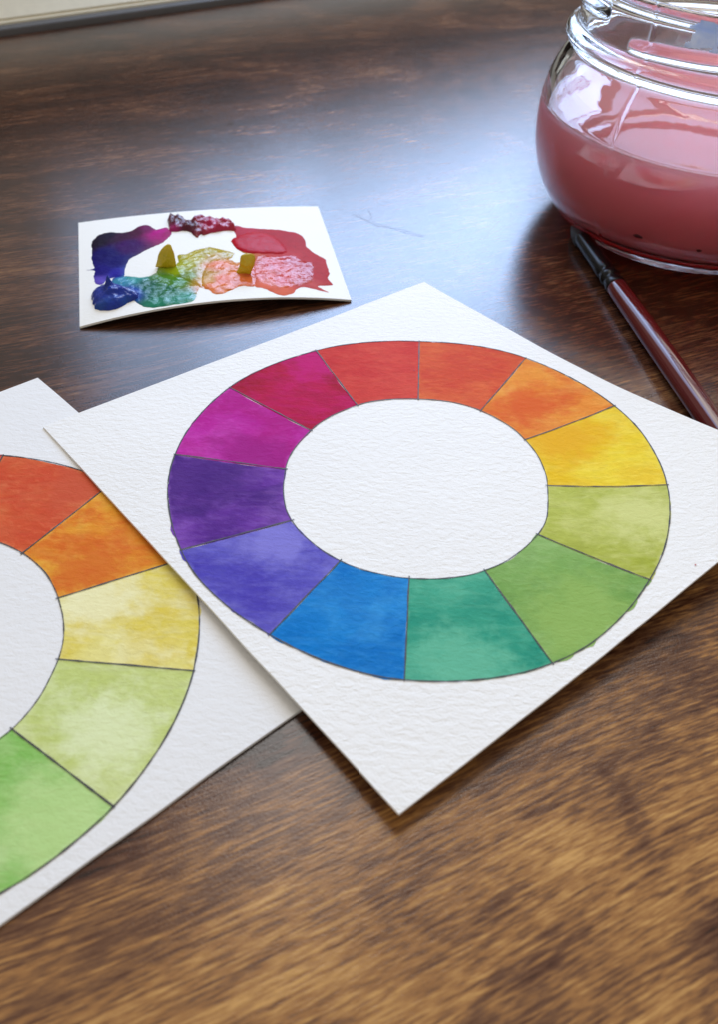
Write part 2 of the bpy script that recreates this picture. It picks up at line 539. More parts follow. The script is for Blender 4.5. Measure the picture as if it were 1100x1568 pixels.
def colour_wheel(parent, origin, centre, zf, oa, orad, ia, irad, paints, seed, lift=0.05, wline=0.21):
    fo, fi = interp_ring(oa, orad), interp_ring(ia, irad)
    cx, cy_ = centre
    def P(x, y, dz):
        return ((x - origin[0]) * MM, (y - origin[1]) * MM, (zf(x, y) - origin[2] + dz) * MM)
    n = len(paints)
    for k in range(n):
        label, mat, bleed = paints[k]
        a0o, a1o = oa[k], oa[(k + 1) % n]
        a0i, a1i = ia[k], ia[(k + 1) % n]
        # sectors run clockwise
        while a1o > a0o: a1o -= 360
        while a1i > a0i + 20: a1i -= 360
        while a1i < a0i - 60: a1i += 360
        NU, NV = 44, 26
        verts, faces, uvs = [], [], []
        for j in range(NV + 1):
            v = j / NV
            for i in range(NU + 1):
                u = i / NU
                ao = a0o + (a1o - a0o) * u
                ai = a0i + (a1i - a0i) * u
                a = ai + (ao - ai) * v
                ar = math.radians(a)
                ro, ri = fo(a), fi(a)
                s = seed * 3.1 + k * 5.7
                ri += -0.02 + 0.45 * smooth_noise(a * 0.16, s, 1.5) * bleed
                n1 = smooth_noise(a * 0.22, s, 9.5)
                ro += 0.06 + (0.55 * n1 + 0.5 * max(0, n1 - 0.18) * 1.5 + 0.25 * smooth_noise(a * 0.9, s, 4.4)) * bleed
                r = ri + (ro - ri) * v
                # uneven radial borders
                side = 0.0
                if i in (0, NU):
                    side = (0.03 + 0.16 * smooth_noise(v * 4.0, s, 3.0 + i)) * (1 if i == 0 else -1)
                x = cx + r * math.cos(ar) + side * math.sin(ar)
                y = cy_ + r * math.sin(ar) - side * math.cos(ar)
                verts.append(P(x, y, lift))
                uvs.append((u, v))
        W = NU + 1
        for j in range(NV):
            for i in range(NU):
                faces.append((j * W + i, (j + 1) * W + i, (j + 1) * W + i + 1, j * W + i + 1))
        # fix orientation so the wash faces up
        me = bpy.data.meshes.new('paint_segment')
        me.from_pydata(verts, [], faces)
        me.update()
        if me.polygons[len(me.polygons) // 2].normal.z < 0:
            me.flip_normals()
        ul = me.uv_layers.new(name='UVMap')
        for lp in me.loops:
            ul.data[lp.index].uv = uvs[lp.vertex_index]
        o = link('paint_segment', me, parent, mat)
        o['label'] = label
    def ribbon(name, pts, width, dz, closed=False):
        vs_, fs = [], []
        N = len(pts)
        for i, (x, y) in enumerate(pts):
            x0, y0 = pts[(i - 1) % N] if (closed or i > 0) else pts[i]
            x1, y1 = pts[(i + 1) % N] if (closed or i < N - 1) else pts[i]
            dx, dy = x1 - x0, y1 - y0
            L = math.hypot(dx, dy) or 1
            nx, ny = -dy / L, dx / L
            ww = width * (0.5 + 0.42 * smooth_noise(x * 0.55, y * 0.55, seed + 2.0) + 0.18 * smooth_noise(x * 2.1, y * 2.1, seed))
            ww = max(0.06, ww)
            vs_.append(P(x + nx * ww, y + ny * ww, dz)); vs_.append(P(x - nx * ww, y - ny * ww, dz))
        M = N if closed else N - 1
        for i in range(M):
            a, b = 2 * i, 2 * ((i + 1) % N)
            fs.append((a, a + 1, b + 1, b))
        me = bpy.data.meshes.new(name)
        me.from_pydata(vs_, [], fs); me.update()
        if me.polygons[0].normal.z < 0: me.flip_normals()
        return link(name, me, parent, M_PENCIL)
    def ring(f, sd):
        out = []
        for i in range(360):
            a = math.radians(i)
            r = f(i) + 0.10 * smooth_noise(i * 0.11, sd, 0.3)
            out.append((cx + r * math.cos(a), cy_ + r * math.sin(a)))
        return out
    ribbon('pencil_circle', ring(fo, seed + .3), wline, lift + 0.07, True)
    ribbon('pencil_circle', ring(fi, seed + .6), wline * 0.8, lift + 0.07, True)
    for k in range(n):
        a0, a1 = math.radians(ia[k]), math.radians(oa[k])
        r0, r1 = irad[k] - 0.4, orad[k] + 0.3
        p0 = (cx + r0 * math.cos(a0), cy_ + r0 * math.sin(a0))
        p1 = (cx + r1 * math.cos(a1), cy_ + r1 * math.sin(a1))
        pts = []
        for i in range(25):
            t_ = i / 24
            pts.append((p0[0] + (p1[0] - p0[0]) * t_ + 0.09 * smooth_noise(t_ * 3, k, seed),
                        p0[1] + (p1[1] - p0[1]) * t_ + 0.09 * smooth_noise(t_ * 3, k, seed + 5)))
        ribbon('pencil_line', pts, wline, lift + 0.10)

# ---- second card, lower left, lies flat on the table
c2_org = (-68.0, 77.0, 0.0)
card2 = empty('colour_wheel_card', tuple(v * MM for v in c2_org))
tag(card2, 'lower colour wheel card, cut off at the left edge, tucked under the other card', 'painted card', 'colour wheel cards on the table')
sheet('paper', [(-68.2, 9.6), (2.8, 78.6), (-68.5, 144.9), (-140.6, 77.0)], card2_z, 0.55, 40, card2, M_PAPER2, c2_org)
C2A = [59.9 - 30.4 * k for k in range(12)]
C2A = [60.2, 28.7, -1.6, -31.8, -62, -92, -122, -152, 178, 148.5, 119, 89.8]
def wc(name, a, b, p, seed, rot=0.3, **kw):
    return watercolour(name, lin(a), lin(b), lin(p), rot, seed, **kw)
p2 = [('yellow orange paint segment', wc('wash_amber', (228, 160, 44), (214, 104, 34), (238, 190, 84), 21, 1.0, alt_amt=0.85, patch=0.16, bloom=((206, 96, 34), 0.7, 0.3, 0.55)), 0.5),
      ('pale yellow paint segment', wc('wash_pale_yellow', (224, 210, 104), (216, 190, 62), (236, 230, 176), 22, 1.0, pale_amt=0.6, bloom=((236, 232, 186), 0.2, 0.25, 0.55)), 0.5),
      ('pale lime paint segment', wc('wash_pale_lime', (188, 202, 112), (196, 206, 124), (218, 226, 172), 23, 1.0, pale_amt=0.6, bloom=((222, 230, 182), 0.6, 0.6, 0.5)), 0.6),
      ('light green paint segment', wc('wash_light_green', (146, 192, 100), (130, 186, 90), (188, 214, 148), 24, 1.0, pale_amt=0.6, bloom=((186, 214, 140), 0.25, 0.8, 0.6)), 0.6),
      ('teal paint segment', wc('wash_teal_pale', (70, 168, 140), (48, 150, 126), (140, 200, 180), 25), 0.6),
      ('blue paint segment', wc('wash_blue_pale', (40, 130, 205), (30, 110, 190), (120, 180, 225), 26), 0.6),
      ('violet blue paint segment', wc('wash_violet_blue_pale', (96, 90, 185), (80, 70, 170), (150, 145, 215), 27), 0.6),
      ('purple paint segment', wc('wash_purple_pale', (118, 66, 160), (90, 45, 135), (165, 130, 200), 28), 0.6),
      ('magenta paint segment', wc('wash_magenta_pale', (178, 50, 150), (165, 30, 135), (205, 120, 190), 29), 0.6),
      ('crimson paint segment', wc('wash_crimson_pale', (180, 35, 75), (165, 20, 55), (210, 110, 140), 30), 0.6),
      ('red paint segment', wc('wash_red_pale', (208, 76, 58), (196, 58, 48), (226, 130, 105), 31), 0.6),
      ('orange red paint segment', wc('wash_orange_red_pale', (212, 98, 54), (200, 70, 46), (226, 142, 92), 32, 1.0, bloom=((196, 84, 56), 0.85, 0.85, 0.5)), 0.8)]
colour_wheel(card2, c2_org, (-67.5, 76.0), card2_z, C2A, [44.1] * 12, C2A,
             [23.2, 23.0, 23.6, 24.3, 24.2, 24, 24, 24, 24, 24, 23.6, 23.4], p2, 2.0, wline=0.22)

# ---- first card, overlapping it, lifted at the right by the brush
c1_org = (10.37, 119.04, 0.0)
card1 = empty('colour_wheel_card', tuple(v * MM for v in c1_org))
tag(card1, 'square paper card with the whole colour wheel, lying over the other card and brush', 'painted card', 'colour wheel cards on the table')
sheet('paper', [(7.68, 52.96), (81.2, 117.4), (12.38, 189.17), (-62.43, 128.92)], card1_z, 0.5, 60, card1, M_PAPER, c1_org)
OA = [89.1, 58.8, 29.3, -1.9, -32.4, -64.0, -92.7, -121.1, -152.1, -183.7, -212.5, -240.8]
ORD = [44.23, 45.73, 45.6, 45.12, 44.74, 45.8, 45.3, 44.46, 45.17, 45.72, 45.7, 44.9]
IA = [89.2, 57.1, 28.4, -3.8, -34.5, -64.6, -93.3, -120.4, -149.1, -180.2, -209.3, -239.2]
IRD = [22.99, 23.67, 23.82, 23.83, 25.08, 25.66, 25.48, 25.72, 25.61, 24.51, 23.77, 23.6]
p1 = [('orange red paint segment', wc('wash_orange_red', (208, 82, 44), (196, 62, 42), (222, 118, 62), 1), 0.35),
      ('orange paint segment', wc('wash_orange', (226, 138, 46), (212, 92, 36), (236, 172, 84), 2, alt_amt=0.8, bloom=((210, 86, 34), 0.45, 0.35, 0.5)), 0.9),
      ('yellow paint segment', wc('wash_yellow', (232, 202, 34), (226, 178, 26), (240, 220, 96), 3, bloom=((224, 164, 30), 0.15, 0.3, 0.6)), 0.6),
      ('olive lime paint segment', wc('wash_olive_lime', (170, 178, 70), (154, 162, 58), (204, 206, 124), 4, pale_amt=0.5, bloom=((206, 208, 134), 0.35, 0.75, 0.45)), 0.5),
      ('leaf green paint segment', wc('wash_leaf_green', (122, 164, 82), (104, 148, 70), (156, 188, 118), 5, bloom=((146, 178, 92), 0.6, 0.75, 0.6)), 1.0),
      ('teal green paint segment', wc('wash_teal', (52, 154, 124), (36, 136, 112), (100, 180, 146), 6, pale_amt=0.45, bloom=((104, 182, 148), 0.6, 0.85, 0.5)), 0.6),
      ('bright blue paint segment', wc('wash_blue', (8, 122, 196), (6, 102, 178), (64, 152, 212), 7), 0.5),
      ('violet blue paint segment', wc('wash_violet_blue', (82, 74, 176), (72, 58, 164), (128, 122, 200), 8, pale_amt=0.4, bloom=((132, 126, 204), 0.75, 0.2, 0.5)), 0.8),
      ('purple paint segment', wc('wash_purple', (104, 50, 152), (72, 32, 118), (142, 96, 182), 9, alt_amt=0.9, pale_amt=0.4, bloom=((66, 28, 112), 0.75, 0.8, 0.65)), 0.6),
      ('magenta paint segment', wc('wash_magenta', (182, 28, 148), (168, 12, 116), (200, 76, 178), 10, bloom=((150, 20, 118), 0.15, 0.3, 0.6)), 0.5),
      ('crimson paint segment', wc('wash_crimson', (174, 8, 46), (146, 6, 32), (188, 12, 92), 11, pale_amt=0.6, bloom=((190, 16, 110), 0.95, 0.85, 0.5)), 0.35),
      ('red paint segment', wc('wash_red', (200, 56, 46), (190, 42, 42), (214, 88, 66), 12), 0.35)]
colour_wheel(card1, c1_org, (10.37, 119.04), card1_z, OA, ORD, IA, IRD, p1, 1.0)

# stray specks of paint and dirt on the paper
def speck(x, y, r, mat, label):
    n = 9
    vs_ = [((x - c1_org[0]) * MM, (y - c1_org[1]) * MM, (card1_z(x, y) + 0.16) * MM)]
    for i in range(n):
        a = 2 * math.pi * i / n
        rr = r * (1 + 0.35 * smooth_noise(i * 0.9, x, y))
        px_, py_ = x + rr * math.cos(a), y + rr * math.sin(a)
        vs_.append(((px_ - c1_org[0]) * MM, (py_ - c1_org[1]) * MM, (card1_z(px_, py_) + 0.13) * MM))
    o = mesh('speck', vs_, [(0, 1 + i, 1 + (i + 1) % n) for i in range(n)], card1, mat)
    o['label'] = label
M_SPECK_G = plain('grey_speck', lin((120, 118, 116)), 0.7)
M_SPECK_R = plain('red_speck', lin((176, 40, 40)), 0.6)
M_SPECK_B = plain('blue_speck', lin((70, 90, 140)), 0.6)
speck(22.6, 161.2, 0.13, M_SPECK_B, 'tiny blue speck on the orange red segment')
speck(9.9, 152.0, 0.14, M_SPECK_R, 'tiny dark red speck on the pencil line')
speck(56.0, 98.0, 0.15, M_SPECK_R, 'tiny red speck near the edge')

# ------------------------------------------------------------------ small arched swatch card with wet paint
BL, BR, FR, FL = Vector((-79.01, 213.62)), Vector((-16.76, 231.86)), Vector((-5.0, 183.34)), Vector((-65.25, 164.79))
def sw_xy(u, v):
    return (FL * (1 - u) + FR * u) * (1 - v) + (BL * (1 - u) + BR * u) * v
def sw_z(u, v):
    uu = min(1, max(0, u))
    return 0.55 + 4 * uu * (1 - uu) * (3.2 * (1 - v) + 1.2 * v)
sw_org = Vector((-41.0, 198.0, 0.0))
swatch = empty('paint_swatch_card', tuple(sw_org * MM))
tag(swatch, 'small arched white card smeared with wet paint in rainbow colours', 'swatch card')
def sw_P(u, v, dz=0.0):
    p = sw_xy(u, v)
    return ((p.x - sw_org.x) * MM, (p.y - sw_org.y) * MM, (sw_z(u, v) + dz) * MM)
def swatch_sheet():
    n, m, th = 40, 24, 0.5
    verts, faces = [], []
    for lay in (0, 1):
        for j in range(m + 1):
            for i in range(n + 1):
                verts.append(sw_P(i / n, j / m, -th * lay))
    W = n + 1; K = W * (m + 1)
    for j in range(m):
        for i in range(n):
            a = j * W + i
            faces.append((a, a + 1, a + W + 1, a + W))
            faces.append((K + a, K + a + W, K + a + W + 1, K + a + 1))
    for i in range(n):
        faces.append((K + i, K + i + 1, i + 1, i))
        b = m * W + i
        faces.append((b, b + 1, K + b + 1, K + b))
    for j in range(m):
        a = j * W
        faces.append((a, a + W, K + a + W, K + a))
        b = j * W + n
        faces.append((K + b, K + b + W, b + W, b))
    o = mesh('card', verts, faces, swatch, M_CARD)
    try: o.data.set_sharp_from_angle(angle=math.radians(40))
    except Exception: pass
swatch_sheet()

POLY = {
    'violet': [(0.05, 0.749), (0.073, 0.818), (0.118, 0.844), (0.172, 0.819), (0.207, 0.825), (0.248, 0.873), (0.278, 0.866), (0.306, 0.809), (0.346, 0.817), (0.365, 0.746), (0.34, 0.676), (0.313, 0.637), (0.268, 0.6), (0.228, 0.557), (0.193, 0.514), (0.172, 0.43), (0.168, 0.359), (0.137, 0.362), (0.104, 0.355), (0.085, 0.319), (0.06, 0.344), (0.056, 0.417), (0.059, 0.466), (0.027, 0.488), (0.057, 0.49), (0.049, 0.581), (0.052, 0.656)],
    'crimson': [(0.356, 0.91), (0.373, 0.95), (0.417, 0.915), (0.439, 0.856), (0.466, 0.895), (0.491, 0.913), (0.506, 0.879), (0.531, 0.889), (0.566, 0.851), (0.611, 0.837), (0.62, 0.781), (0.622, 0.719), (0.583, 0.724), (0.54, 0.716), (0.513, 0.702), (0.486, 0.689), (0.48, 0.707), (0.462, 0.668), (0.441, 0.731), (0.413, 0.76), (0.373, 0.757), (0.358, 0.791)],
    'red': [(0.616, 0.774), (0.67, 0.745), (0.743, 0.726), (0.817, 0.704), (0.877, 0.663), (0.893, 0.59), (0.892, 0.518), (0.92, 0.436), (0.949, 0.392), (0.948, 0.331), (0.947, 0.245), (0.936, 0.185), (0.947, 0.13), (0.914, 0.119), (0.882, 0.109), (0.918, 0.057), (0.872, 0.077), (0.825, 0.098), (0.796, 0.072), (0.777, 0.035), (0.735, 0.016), (0.704, 0.048), (0.674, 0.087), (0.642, 0.115), (0.642, 0.217), (0.658, 0.335), (0.665, 0.43), (0.629, 0.462), (0.601, 0.551), (0.594, 0.603), (0.617, 0.622)],
    'wetpink': [(0.667, 0.402), (0.713, 0.427), (0.774, 0.412), (0.828, 0.428), (0.854, 0.374), (0.896, 0.338), (0.886, 0.218), (0.865, 0.139), (0.821, 0.11), (0.783, 0.09), (0.736, 0.072), (0.7, 0.098), (0.664, 0.138), (0.647, 0.217)],
    'redpool': [(0.596, 0.603), (0.607, 0.631), (0.642, 0.667), (0.691, 0.687), (0.738, 0.67), (0.775, 0.613), (0.799, 0.54), (0.805, 0.455), (0.776, 0.426), (0.724, 0.434), (0.673, 0.441), (0.63, 0.469), (0.604, 0.529)],
    'orange': [(0.497, 0.401), (0.529, 0.422), (0.568, 0.401), (0.595, 0.362), (0.632, 0.378), (0.666, 0.361), (0.657, 0.216), (0.642, 0.115), (0.594, 0.121), (0.567, 0.101), (0.531, 0.071), (0.492, 0.061), (0.471, 0.109), (0.454, 0.133), (0.444, 0.204), (0.46, 0.303)],
    'yellow': [(0.298, 0.387), (0.326, 0.383), (0.355, 0.392), (0.375, 0.423), (0.374, 0.489), (0.413, 0.497), (0.444, 0.528), (0.504, 0.548), (0.507, 0.546), (0.551, 0.509), (0.591, 0.467), (0.579, 0.413), (0.547, 0.391), (0.511, 0.384), (0.484, 0.35), (0.464, 0.276), (0.45, 0.152), (0.451, 0.129), (0.438, 0.144), (0.409, 0.189), (0.367, 0.263), (0.321, 0.291), (0.29, 0.328)],
    'teal': [(0.123, 0.351), (0.165, 0.36), (0.22, 0.325), (0.257, 0.317), (0.291, 0.34), (0.322, 0.31), (0.367, 0.275), (0.409, 0.201), (0.439, 0.156), (0.426, 0.101), (0.418, 0.046), (0.392, -0.013), (0.342, -0.018), (0.28, -0.017), (0.237, 0.035), (0.203, 0.098), (0.187, 0.15), (0.148, 0.238), (0.126, 0.273)],
    'blue': [(0.045, 0.239), (0.066, 0.277), (0.106, 0.29), (0.149, 0.261), (0.189, 0.207), (0.219, 0.152), (0.209, 0.117), (0.177, 0.105), (0.144, 0.073), (0.095, 0.076), (0.059, 0.112), (0.047, 0.182)],
    'ochre1': [(0.293, 0.377), (0.303, 0.501), (0.325, 0.572), (0.353, 0.603), (0.361, 0.519), (0.362, 0.402), (0.334, 0.367)],
    'ochre2': [(0.616, 0.428), (0.665, 0.43), (0.659, 0.335), (0.624, 0.232), (0.587, 0.224), (0.601, 0.341)],
}
PIG = [(0.072, 0.75, (30, 6, 40)), (0.123, 0.807, (28, 5, 48)), (0.171, 0.785, (66, 5, 58)), (0.221, 0.805, (84, 6, 58)), (0.277, 0.826, (120, 20, 90)), (0.319, 0.768, (190, 20, 140)), (0.353, 0.749, (170, 25, 110)), (0.104, 0.603, (24, 8, 104)), (0.141, 0.508, (24, 10, 110)), (0.192, 0.652, (70, 12, 100)), (0.092, 0.434, (34, 18, 126)), (0.072, 0.349, (110, 90, 190)), (0.138, 0.386, (50, 40, 160)), (0.389, 0.863, (95, 15, 45)), (0.444, 0.774, (90, 10, 45)), (0.496, 0.806, (160, 30, 70)), (0.206, 0.328, (60, 165, 160)), (0.15, 0.308, (60, 150, 180)), (0.253, 0.212, (14, 112, 92)), (0.314, 0.14, (22, 118, 78)), (0.287, 0.038, (40, 140, 110)), (0.377, 0.048, (52, 150, 122)), (0.364, 0.216, (72, 140, 44)), (0.321, 0.279, (84, 146, 56)), (0.351, 0.318, (160, 178, 36)), (0.396, 0.378, (178, 180, 26)), (0.448, 0.441, (190, 176, 26)), (0.499, 0.481, (186, 168, 26)), (0.412, 0.248, (124, 150, 34)), (0.458, 0.235, (196, 150, 40)), (0.106, 0.193, (30, 60, 170)), (0.131, 0.101, (15, 25, 90)), (0.188, 0.173, (40, 90, 190)), (0.524, 0.788, (190, 30, 90)), (0.572, 0.78, (180, 40, 80)), (0.615, 0.789, (175, 40, 70)), (0.657, 0.723, (190, 50, 70)), (0.712, 0.57, (185, 15, 35)), (0.661, 0.588, (190, 20, 45)), (0.76, 0.525, (185, 20, 40)), (0.828, 0.659, (184, 40, 50)), (0.872, 0.574, (184, 46, 52)), (0.903, 0.393, (186, 46, 48)), (0.918, 0.221, (186, 44, 42)), (0.823, 0.386, (196, 60, 62)), (0.738, 0.317, (212, 80, 72)), (0.746, 0.159, (212, 74, 60)), (0.677, 0.214, (218, 92, 66)), (0.742, 0.035, (220, 105, 60)), (0.841, 0.112, (200, 80, 70)), (0.684, 0.137, (225, 110, 70)), (0.523, 0.341, (230, 124, 60)), (0.526, 0.184, (230, 112, 40)), (0.486, 0.118, (230, 130, 60)), (0.598, 0.171, (230, 125, 70)), (0.473, 0.196, (215, 160, 60)), (0.509, 0.426, (200, 160, 60)), (0.572, 0.456, (190, 165, 50)), (0.504, 0.497, (186, 168, 26))]
LX, LY = 63.5, 50.3          # card size in mm
def pigment(u, v):
    sw, acc = 0.0, [0.0, 0.0, 0.0]
    u2 = u + 0.010 * smooth_noise(u * 30, v * 24, 2.2); v2 = v + 0.012 * smooth_noise(u * 30, v * 24, 6.2)
    for (a, b, c) in PIG:
        d2 = ((u2 - a) * LX) ** 2 + ((v2 - b) * LY) ** 2
        wgt = 1.0 / (d2 * d2 + 1.5)
        sw += wgt
        cl = lin(c)
        for q in range(3): acc[q] += wgt * cl[q]
    return tuple((a / sw) ** 1.12 * 0.88 for a in acc) + (1.0,)
def seg_dist(px, py, poly):
    best = 1e9
    for (x0, y0), (x1, y1) in zip(poly, poly[1:] + poly[:1]):
        dx, dy = x1 - x0, y1 - y0
        t_ = max(0, min(1, ((px - x0) * dx + (py - y0) * dy) / (dx * dx + dy * dy + 1e-12)))
        best = min(best, math.hypot(px - x0 - dx * t_, py - y0 - dy * t_))
    return best
def inside(px, py, poly):
    c = False
    for (x0, y0), (x1, y1) in zip(poly, poly[1:] + poly[:1]):
        if (y0 > py) != (y1 > py) and px < (x1 - x0) * (py - y0) / (y1 - y0) + x0: c = not c
    return c
def paint_pool(name, key, base, thick, soft, ripple, rscale, mat, step=0.55, extra=None, label=None, fixed=None, rough_edge=0.25):
    """film or lump of paint: outline in card coordinates, swelling from its edge inwards"""
    src = [(u * LX, max(0.014, v) * LY) for u, v in POLY[key]]
    # finer, uneven outline (Catmull-Rom)
    out = []
    N = len(src)
    for i in range(N):
        p0, p1, p2_, p3 = src[i - 1], src[i], src[(i + 1) % N], src[(i + 2) % N]
        L = math.hypot(p2_[0] - p1[0], p2_[1] - p1[1])
        k = max(2, int(L / 0.4))
        for s in range(k):
            t_ = s / k
            q = [0.5 * (2 * b + (c - a) * t_ + (2 * a - 5 * b + 4 * c - d) * t_ * t_ + (-a + 3 * b - 3 * c + d) * t_ ** 3)
                 for a, b, c, d in zip(p0, p1, p2_, p3)]
            q[0] += rough_edge * smooth_noise(q[0] * 1.1, q[1] * 1.1, 3.3)
            q[1] = max(0.6, q[1] + rough_edge * smooth_noise(q[0] * 1.1, q[1] * 1.1, 8.8))
            out.append((q[0], q[1]))
    xs = [p[0] for p in out]; ys = [p[1] for p in out]
    pts = [Vector(p) for p in out]
    M = len(pts)
    y = min(ys); row = 0
    while y < max(ys):
        x = min(xs) + (step / 2 if row % 2 else 0)
        while x < max(xs):
            if inside(x, y, out) and seg_dist(x, y, out) > step * 0.45:
                pts.append(Vector((x, y)))
            x += step
        y += step * 0.87; row += 1
    vco, _, tri, ov, _, _ = delaunay_2d_cdt(pts, [(i, (i + 1) % M) for i in range(M)], [], 1, 1e-5)
    verts, cols = [], []
    for q in vco:
        d = seg_dist(q.x, q.y, out)
        h = 1 - math.exp(-d / soft)
        z = base + thick * h
        z += ripple * h * (smooth_noise(q.x * rscale, q.y * rscale, 1.1) + 0.5 * smooth_noise(q.x * rscale * 2.3, q.y * rscale * 2.3, 4.1))
        if extra: z += extra(q.x, q.y) * min(1, d / 0.6)
        z = max(z, base * 0.6)
        if d < 1e-4: z = 0.02
        u, v = q.x / LX, q.y / LY
        verts.append(sw_P(u, v, z))
        cols.append(fixed(u, v) if fixed else pigment(u, v))
    me = bpy.data.meshes.new(name)
    me.from_pydata(verts, [], [tuple(t_) for t_ in tri])
    me.update()
    if sum(p.normal.z for p in me.polygons) < 0: me.flip_normals()
    at = me.color_attributes.new('pigment', 'FLOAT_COLOR', 'POINT')
    for i, c in enumerate(cols): at.data[i].color = c
    o = link(name, me, swatch, mat)
    if label: o['label'] = label
    return o
M_WET = wet_paint('wet_watercolour', 0.10, 0.42, 0.0005, spec=0.26, coat=0.0)
M_WASH = wet_paint('drying_watercolour', 0.5, 0.8, 0.0002, spec=0.06, coat=0.0)
M_WETRED = wet_paint('wet_red_watercolour', 0.10, 0.42, 0.0005, spec=0.20, coat=0.0)
M_POOL = wet_paint('red_pool_paint', 0.35, 0.4, 0.0003, spec=0.06, coat=0.0)
M_THICK = wet_paint('thick_paint', 0.18, 0.5, 0.0005, spec=0.35, coat=0.0)
paint_pool('paint_smear', 'violet', 0.05, 0.25, 1.0, 0.10, 0.35, M_WASH, label='dark violet and indigo paint smear')
paint_pool('paint_smear', 'red', 0.05, 0.16, 1.0, 0.10, 0.5, M_WASH, label='coral red paint smear')
paint_pool('paint_smear', 'orange', 0.09, 0.28, 0.8, 0.20, 0.6, M_WETRED, label='wet orange paint smear')
paint_pool('paint_smear', 'teal', 0.05, 0.36, 1.0, 0.27, 0.7, M_WET, label='teal paint smear')
paint_pool('paint_smear', 'yellow', 0.13, 0.32, 0.8, 0.26, 0.7, M_WET, label='yellow green paint smear')
paint_pool('paint_smear', 'wetpink', 0.20, 0.18, 1.0, 0.30, 0.8, M_WETRED, label='wet pink paint over the coral smear')
paint_pool('paint_smear', 'redpool', 0.26, 0.45, 1.2, 0.12, 0.5, M_POOL, label='deep red wet paint pool', fixed=lambda u, v: lin((178, 14, 34)))
def crim(x, y):
    return 1.3 * max(0, smooth_noise(x * 0.42, y * 0.5, 12.0)) + 0.7 * max(0, smooth_noise(x * 1.0, y * 1.0, 5.0))
paint_pool('paint_lump', 'crimson', 0.3, 0.9, 0.8, 0.5, 0.8, M_THICK, 0.42, crim, 'crumpled dark crimson paint lump')
def peak(x, y):
    d = math.hypot((x - 0.115 * LX) / 1.0, (y - 0.22 * LY) / 1.1)
    return 3.4 * math.exp(-(d / 0.75) ** 1.3) + 0.9 * math.exp(-((x - 8.5) / 3.2) ** 2 - ((y - 8.6) / 1.1) ** 2)
paint_pool('paint_lump', 'blue', 0.3, 1.5, 0.9, 0.30, 0.6, M_THICK, 0.36, peak, 'thick dark blue paint lump with a peak',
           fixed=lambda u, v: lin((16, 44 + 30 * max(0, smooth_noise(u * 20, v * 14, 1)), 140)))
def chip(u0, v0, outline, lean, seed, label):
    """a torn sliver of thick paint standing up from the card: outline in mm (across, up)"""
    src = outline; pts = []
    N = len(src)
    for i in range(N):
        p0, p1, p2_, p3 = src[i - 1], src[i], src[(i + 1) % N], src[(i + 2) % N]
        for q in range(4):
            t_ = q / 4
            pts.append(tuple(0.5 * (2 * b + (c - a) * t_ + (2 * a - 5 * b + 4 * c - d) * t_ * t_ + (-a + 3 * b - 3 * c + d) * t_ ** 3)
                             for a, b, c, d in zip(p0, p1, p2_, p3)))
    n = len(pts)
    cx = sum(p[0] for p in pts) / n; cz = sum(p[1] for p in pts) / n
    base = sw_xy(u0, v0)
    def V(x, y, z):
        z = max(z, 0.0)
        y += lean * z + 0.22 * smooth_noise(x * 0.8, z * 0.8, seed) + 0.10 * smooth_noise(x * 2.4, z * 0.9, seed + 4)
        foot = 1.0 + 0.5 * math.exp(-z / 0.7)
        return ((base.x + x * foot - sw_org.x) * MM, (base.y + y * foot - sw_org.y) * MM, (sw_z(u0, v0) + 0.05 + z) * MM)
    verts, faces, rows = [], [], []
    for sgn, rings in ((-1, ((0.12, 0.75), (0.45, 0.45))), (1, ((0.45, 0.45), (0.12, 0.75)))):
        if sgn == -1:
            front = len(verts); verts.append(V(cx, -0.75, cz))
            seq = [(0.35, -0.7), (0.7, -0.5), (0.92, -0.25), (1.0, 0.0)]
        else:
            seq = [(0.92, 0.25), (0.7, 0.5), (0.35, 0.7)]
        for k, y in seq:
            row = []
            for x, z in pts:
                row.append(len(verts)); verts.append(V(cx + (x - cx) * k, y, cz + (z - cz) * k))
            rows.append(row)
    back = len(verts); verts.append(V(cx, 0.75, cz))
    for i in range(n):
        j = (i + 1) % n
        faces.append((front, rows[0][i], rows[0][j])); faces.append((back, rows[-1][j], rows[-1][i]))
        for A, B in zip(rows, rows[1:]): faces.append((A[i], A[j], B[j], B[i]))
    o = mesh('paint_chip', verts, faces, swatch, M_OCHRE)
    bm = bmesh.new(); bm.from_mesh(o.data); bmesh.ops.recalc_face_normals(bm, faces=bm.faces); bm.to_mesh(o.data); bm.free()
    o['label'] = label
M_OCHRE = plain('ochre_paint_chip', lin((206, 178, 20)), 0.35, bump=(0.9, 0.0005))
chip(0.330, 0.375, [(-1.9, 0), (-2.0, 2.6), (-0.8, 4.7), (1.0, 5.8), (1.9, 3.9), (2.1, 1.4), (1.2, 0)], 0.15, 3.0, 'upright ochre paint chip')
chip(0.625, 0.235, [(-2.0, 0), (-1.7, 2.4), (-1.2, 4.7), (1.6, 5.0), (1.9, 3.0), (0.9, 0.8), (0.3, 0)], 0.1, 8.0, 'upright ochre paint chip beside the orange smear')

